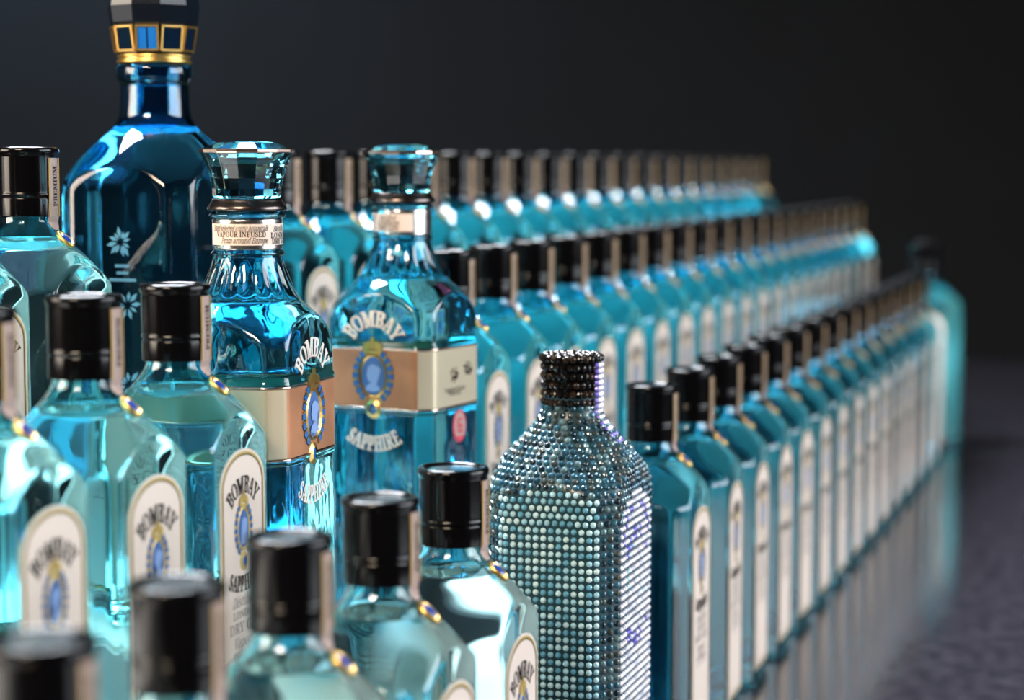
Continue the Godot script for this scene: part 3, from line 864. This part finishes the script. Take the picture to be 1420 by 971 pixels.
# ------------------------------------------------------------------ the bottle covered in crystals
func crystal_bottle(label: String, at: Vector3):
	var root := thing("crystal_bottle", label, "bottle", at, TURN)
	var sc := 1.12
	var core := mat(lin(0.006, 0.03, 0.042), 0.35)
	var ys := []
	for i in 6: ys.append(0.006 * (1.0 - cos(PI / 2 * i / 5.0)))
	for y in [0.03, 0.08, 0.12, 0.16]: ys.append(y)
	for i in 44: ys.append(lerpf(0.176, 0.266, i / 43.0))
	# one facet-cut stone, flat back on y = 0, radius 1
	var g := Soup.new(); faceted(g, [[1.0, 0.0], [0.97, 0.22], [0.74, 0.58], [0.38, 0.80], [0.0001, 0.86]], 8, 0.5)
	var stone := g.mesh()
	var tint := {
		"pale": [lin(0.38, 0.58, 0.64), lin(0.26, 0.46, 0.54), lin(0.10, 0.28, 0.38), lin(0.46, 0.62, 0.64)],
		"teal": [lin(0.012, 0.055, 0.085), lin(0.025, 0.10, 0.15), lin(0.04, 0.055, 0.055), lin(0.005, 0.02, 0.032), lin(0.10, 0.18, 0.20)],
		"white": [lin(0.84, 0.84, 0.88), lin(0.70, 0.69, 0.76), lin(0.80, 0.73, 0.72), lin(0.52, 0.52, 0.58)],
		"violet": [lin(0.16, 0.12, 0.55), lin(0.24, 0.20, 0.62)],
		"black": [lin(0.003, 0.0027, 0.0027), lin(0.004, 0.0036, 0.0036), lin(0.016, 0.010, 0.006)],
	}
	var rng := RandomNumberGenerator.new(); rng.seed = 77
	var pieces := []     # [transform, colour name, colour, kind]
	var pitch := 0.00445
	var lift := 0.0190      # its body is taller than the others'
	var unlift := func(y: float): return y / sc if y < 0.01 else (0.01 + (y - 0.01) * 0.09 / (0.09 + lift)) / sc if y < 0.10 + lift else (y - lift) / sc
	var rad := func(th: float, y: float): return bottle_r(th, unlift.call(y)) * sc
	part("bottle_body", body_mesh(rad, ys, 120), core, root)
	part("screw_cap", lathed([[0.0150, 0.2570], [0.0162, 0.2575], [0.0162, 0.2830], [0.0170, 0.2838], [0.0170, 0.2858], [0.0160, 0.2866], [0.0001, 0.2866]], 40), M.cap, root)
	var bottle := func(th: float, y: float):
		var r: float = rad.call(th, y)
		return Vector3(sin(th) * r, y, cos(th) * r)
	# rows of stones: straight up the body, then up the shoulder and neck by arc length
	var rows_y := []
	var y := 0.004
	while y < 0.2585:
		rows_y.append(y)
		var slope: float = (rad.call(0.785, y + 0.001) - rad.call(0.785, y)) / 0.001
		y += pitch * (0.93 if y > lift + 0.172 else 1.0) / sqrt(1.0 + slope * slope)
	for j in rows_y.size():
		var yy: float = rows_y[j]
		var pts := PackedVector3Array(); var n := 360
		var ths := []
		for i in n + 1: pts.append(bottle.call(TAU * i / n, yy)); ths.append(TAU * i / n)
		var total := 0.0
		for i in n: total += pts[i].distance_to(pts[i + 1])
		var count := int(total / pitch); var gap := total / count
		var want := gap * (0.5 if j % 2 and yy > lift + 0.172 else 0.0); var run := 0.0
		for i in n:
			var d := pts[i].distance_to(pts[i + 1])
			while want <= run + d and want < total - 1e-5:
				var th: float = lerpf(ths[i], ths[i + 1], (want - run) / d)
				var p: Vector3 = bottle.call(th, yy)
				var e1: Vector3 = bottle.call(th + 0.01, yy) - bottle.call(th - 0.01, yy)
				var e2: Vector3 = bottle.call(th, yy + 0.0008) - bottle.call(th, yy - 0.0008)
				var nn := e1.cross(e2).normalized()
				if nn.dot(Vector3(p.x, 0, p.z)) < 0: nn = -nn
				var yl := yy - lift
				var front: bool = absf(p.x) < 0.0325 and p.z > 0.0365
				var top_edge := 0.184 + sqrt(maxf(0.0, 1.0 - pow(p.x / 0.031, 2))) * 0.014
				var kind := "teal"
				if front and yl < top_edge - 0.008:
					kind = "white"
					var q := Vector2(p.x / 0.031, yl)
					var ring1 := absf(Vector2(p.x / 0.020, (yl - 0.140) / 0.022).length() - 1.0)
					var rim := absf(Vector2(p.x / 0.027, maxf(0.0, (yl - 0.162) / 0.020)).length() - 1.0)
					var arch1 := Vector2(p.x, yl - 0.143).length()
					var smile := Vector2(p.x, yl - 0.132).length()
					if (arch1 > 0.0185 and arch1 < 0.0265 and yl > 0.152 and sin(p.x * 900.0) > -0.35) or (smile > 0.026 and smile < 0.034 and yl < 0.112 and sin(p.x * 900.0) > -0.35): kind = "violet"
					elif rim < 0.06 and yl > 0.162: kind = "violet"
					elif ring1 < 0.10 and rng.randf() < 0.25: kind = "pale"
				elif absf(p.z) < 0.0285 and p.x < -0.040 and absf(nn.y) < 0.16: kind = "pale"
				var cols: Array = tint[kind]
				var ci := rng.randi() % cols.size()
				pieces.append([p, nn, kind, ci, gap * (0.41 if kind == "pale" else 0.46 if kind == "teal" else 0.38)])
				want += gap
			run += d
	# cap: beaded rings of black stones
	for j in 6:
		var yy := 0.2597 + j * 0.0051
		var rr := 0.0166 if j < 5 else 0.0174
		var cnt := 28
		for i in cnt:
			var a := TAU * (i + 0.5 * (j % 2)) / cnt
			var o := Vector3(sin(a), 0, cos(a))
			if cos(a) > 0.93 and j < 5: continue
			pieces.append([o * rr + Vector3(0, yy, 0), o, "black", rng.randi() % 3, 0.0024])
	for r in [0.0035, 0.0077, 0.0118, 0.0155]:
		var cnt := int(TAU * r / 0.0045)
		for i in cnt: pieces.append([Vector3(sin(TAU * i / cnt) * r, 0.2868, cos(TAU * i / cnt) * r), Vector3.UP, "black", rng.randi() % 3, 0.0021])
	# jewelled strip down the front of the cap and neck
	for j in 14:
		var yy := 0.2815 - j * 0.0034
		for k in [-2, -1, 0, 1, 2]:
			var r: float = 0.0180 if yy > 0.2570 else rad.call(0.0, yy) + 0.0006
			var a: float = k * 0.0030 / r
			pieces.append([Vector3(sin(a) * r, yy, cos(a) * r), Vector3(sin(a), 0.1, cos(a)).normalized(), "violet" if absi(k) == 2 or j > 11 else "white", rng.randi() % 2, 0.0016])
	var shine := {"pale": [0.14, 0.1], "teal": [0.16, 0.3], "white": [0.3, 0.2], "violet": [0.2, 0.3], "black": [0.12, 0.1]}      # roughness, metal
	var mats := {}
	for key in tint:
		for i in tint[key].size():
			var m := mat(tint[key][i], shine[key][0], shine[key][1]); m.metallic_specular = 0.35 if key == "black" else 0.6
			mats[key + str(i)] = m
	# the 300 that show largest: those on the wide side face nearest the camera axis; the rest as one part per kind
	var cam_dir := (Vector3(0, EYE, 0) - (at + Vector3(0, 0.1, 0))).normalized()
	var basis := Basis(Vector3.UP, TURN)
	var score := []
	for i in pieces.size():
		var w: Vector3 = basis * pieces[i][1]
		score.append([w.dot(cam_dir) * (0.0 if pieces[i][2] == "black" or pieces[i][0].y < 0.06 else 1.0) * pieces[i][4], i])
	score.sort_custom(func(a, b): return a[0] > b[0])
	var single := {}
	for k in 300: single[score[k][1]] = true
	var rest := {}
	for i in pieces.size():
		var p: Array = pieces[i]
		var up: Vector3 = p[1]; var x := up.cross(Vector3.UP if absf(up.y) < 0.9 else Vector3.RIGHT).normalized()
		var t := Transform3D(Basis(x, up, x.cross(up)) * Basis(Vector3.UP, rng.randf() * TAU) * Basis.from_scale(Vector3.ONE * p[4]), p[0] - up * 0.0002)
		if single.has(i):
			var o := part("crystal", stone, mats[p[2] + str(p[3])], root); o.transform = t
		else:
			var key: String = p[2]
			if not rest.has(key): rest[key] = []
			rest[key].append([t, tint[key][p[3]]])
	for key in rest:
		var mm := MultiMesh.new(); mm.transform_format = MultiMesh.TRANSFORM_3D; mm.use_colors = true; mm.mesh = stone
		mm.instance_count = rest[key].size()
		for i in rest[key].size():
			mm.set_instance_transform(i, rest[key][i][0]); mm.set_instance_color(i, rest[key][i][1].srgb_to_linear())
		var o := MultiMeshInstance3D.new(); o.name = numbered(key + "_crystals", root); o.multimesh = mm
		var m := mat(Color.WHITE, shine[key][0], shine[key][1])
		m.metallic_specular = 0.35 if key == "black" else 0.6
		m.vertex_color_use_as_albedo = true
		o.material_override = m
		o.set_meta("kind", "stuff"); root.add_child(o, true)

func show_bottles():
	crystal_bottle("gin bottle covered all over in teal crystals with a black beaded cap", at_depth(0, 1.195))
	copy_of("decanter", "decanter", "sharp blue glass decanter with a copper band facing right and a flared stopper", "decanter", "decanters in the middle row", at_depth(1, 1.100))
	var d2 := copy_of("decanter", "decanter", "blurred blue decanter turned to the camera, its lit copper band above a red seal", "decanter", "decanters in the middle row", at_depth(1, 1.318), TURN - deg_to_rad(99.0))
	red_seal(d2)
	copy_of("tall_bottle", "tall_bottle", "tall deep-blue bottle with a gold-framed stopper at the back left", "bottle", "", at_depth(2, 1.283))
	copy_of("gin_bottle", "gin_bottle", "larger bottle turned sideways at the far end of the lowest row", "bottle", "", at_depth(0, 2.84), TURN + PI / 2, 1.16)
	for k in protos: protos[k].free()
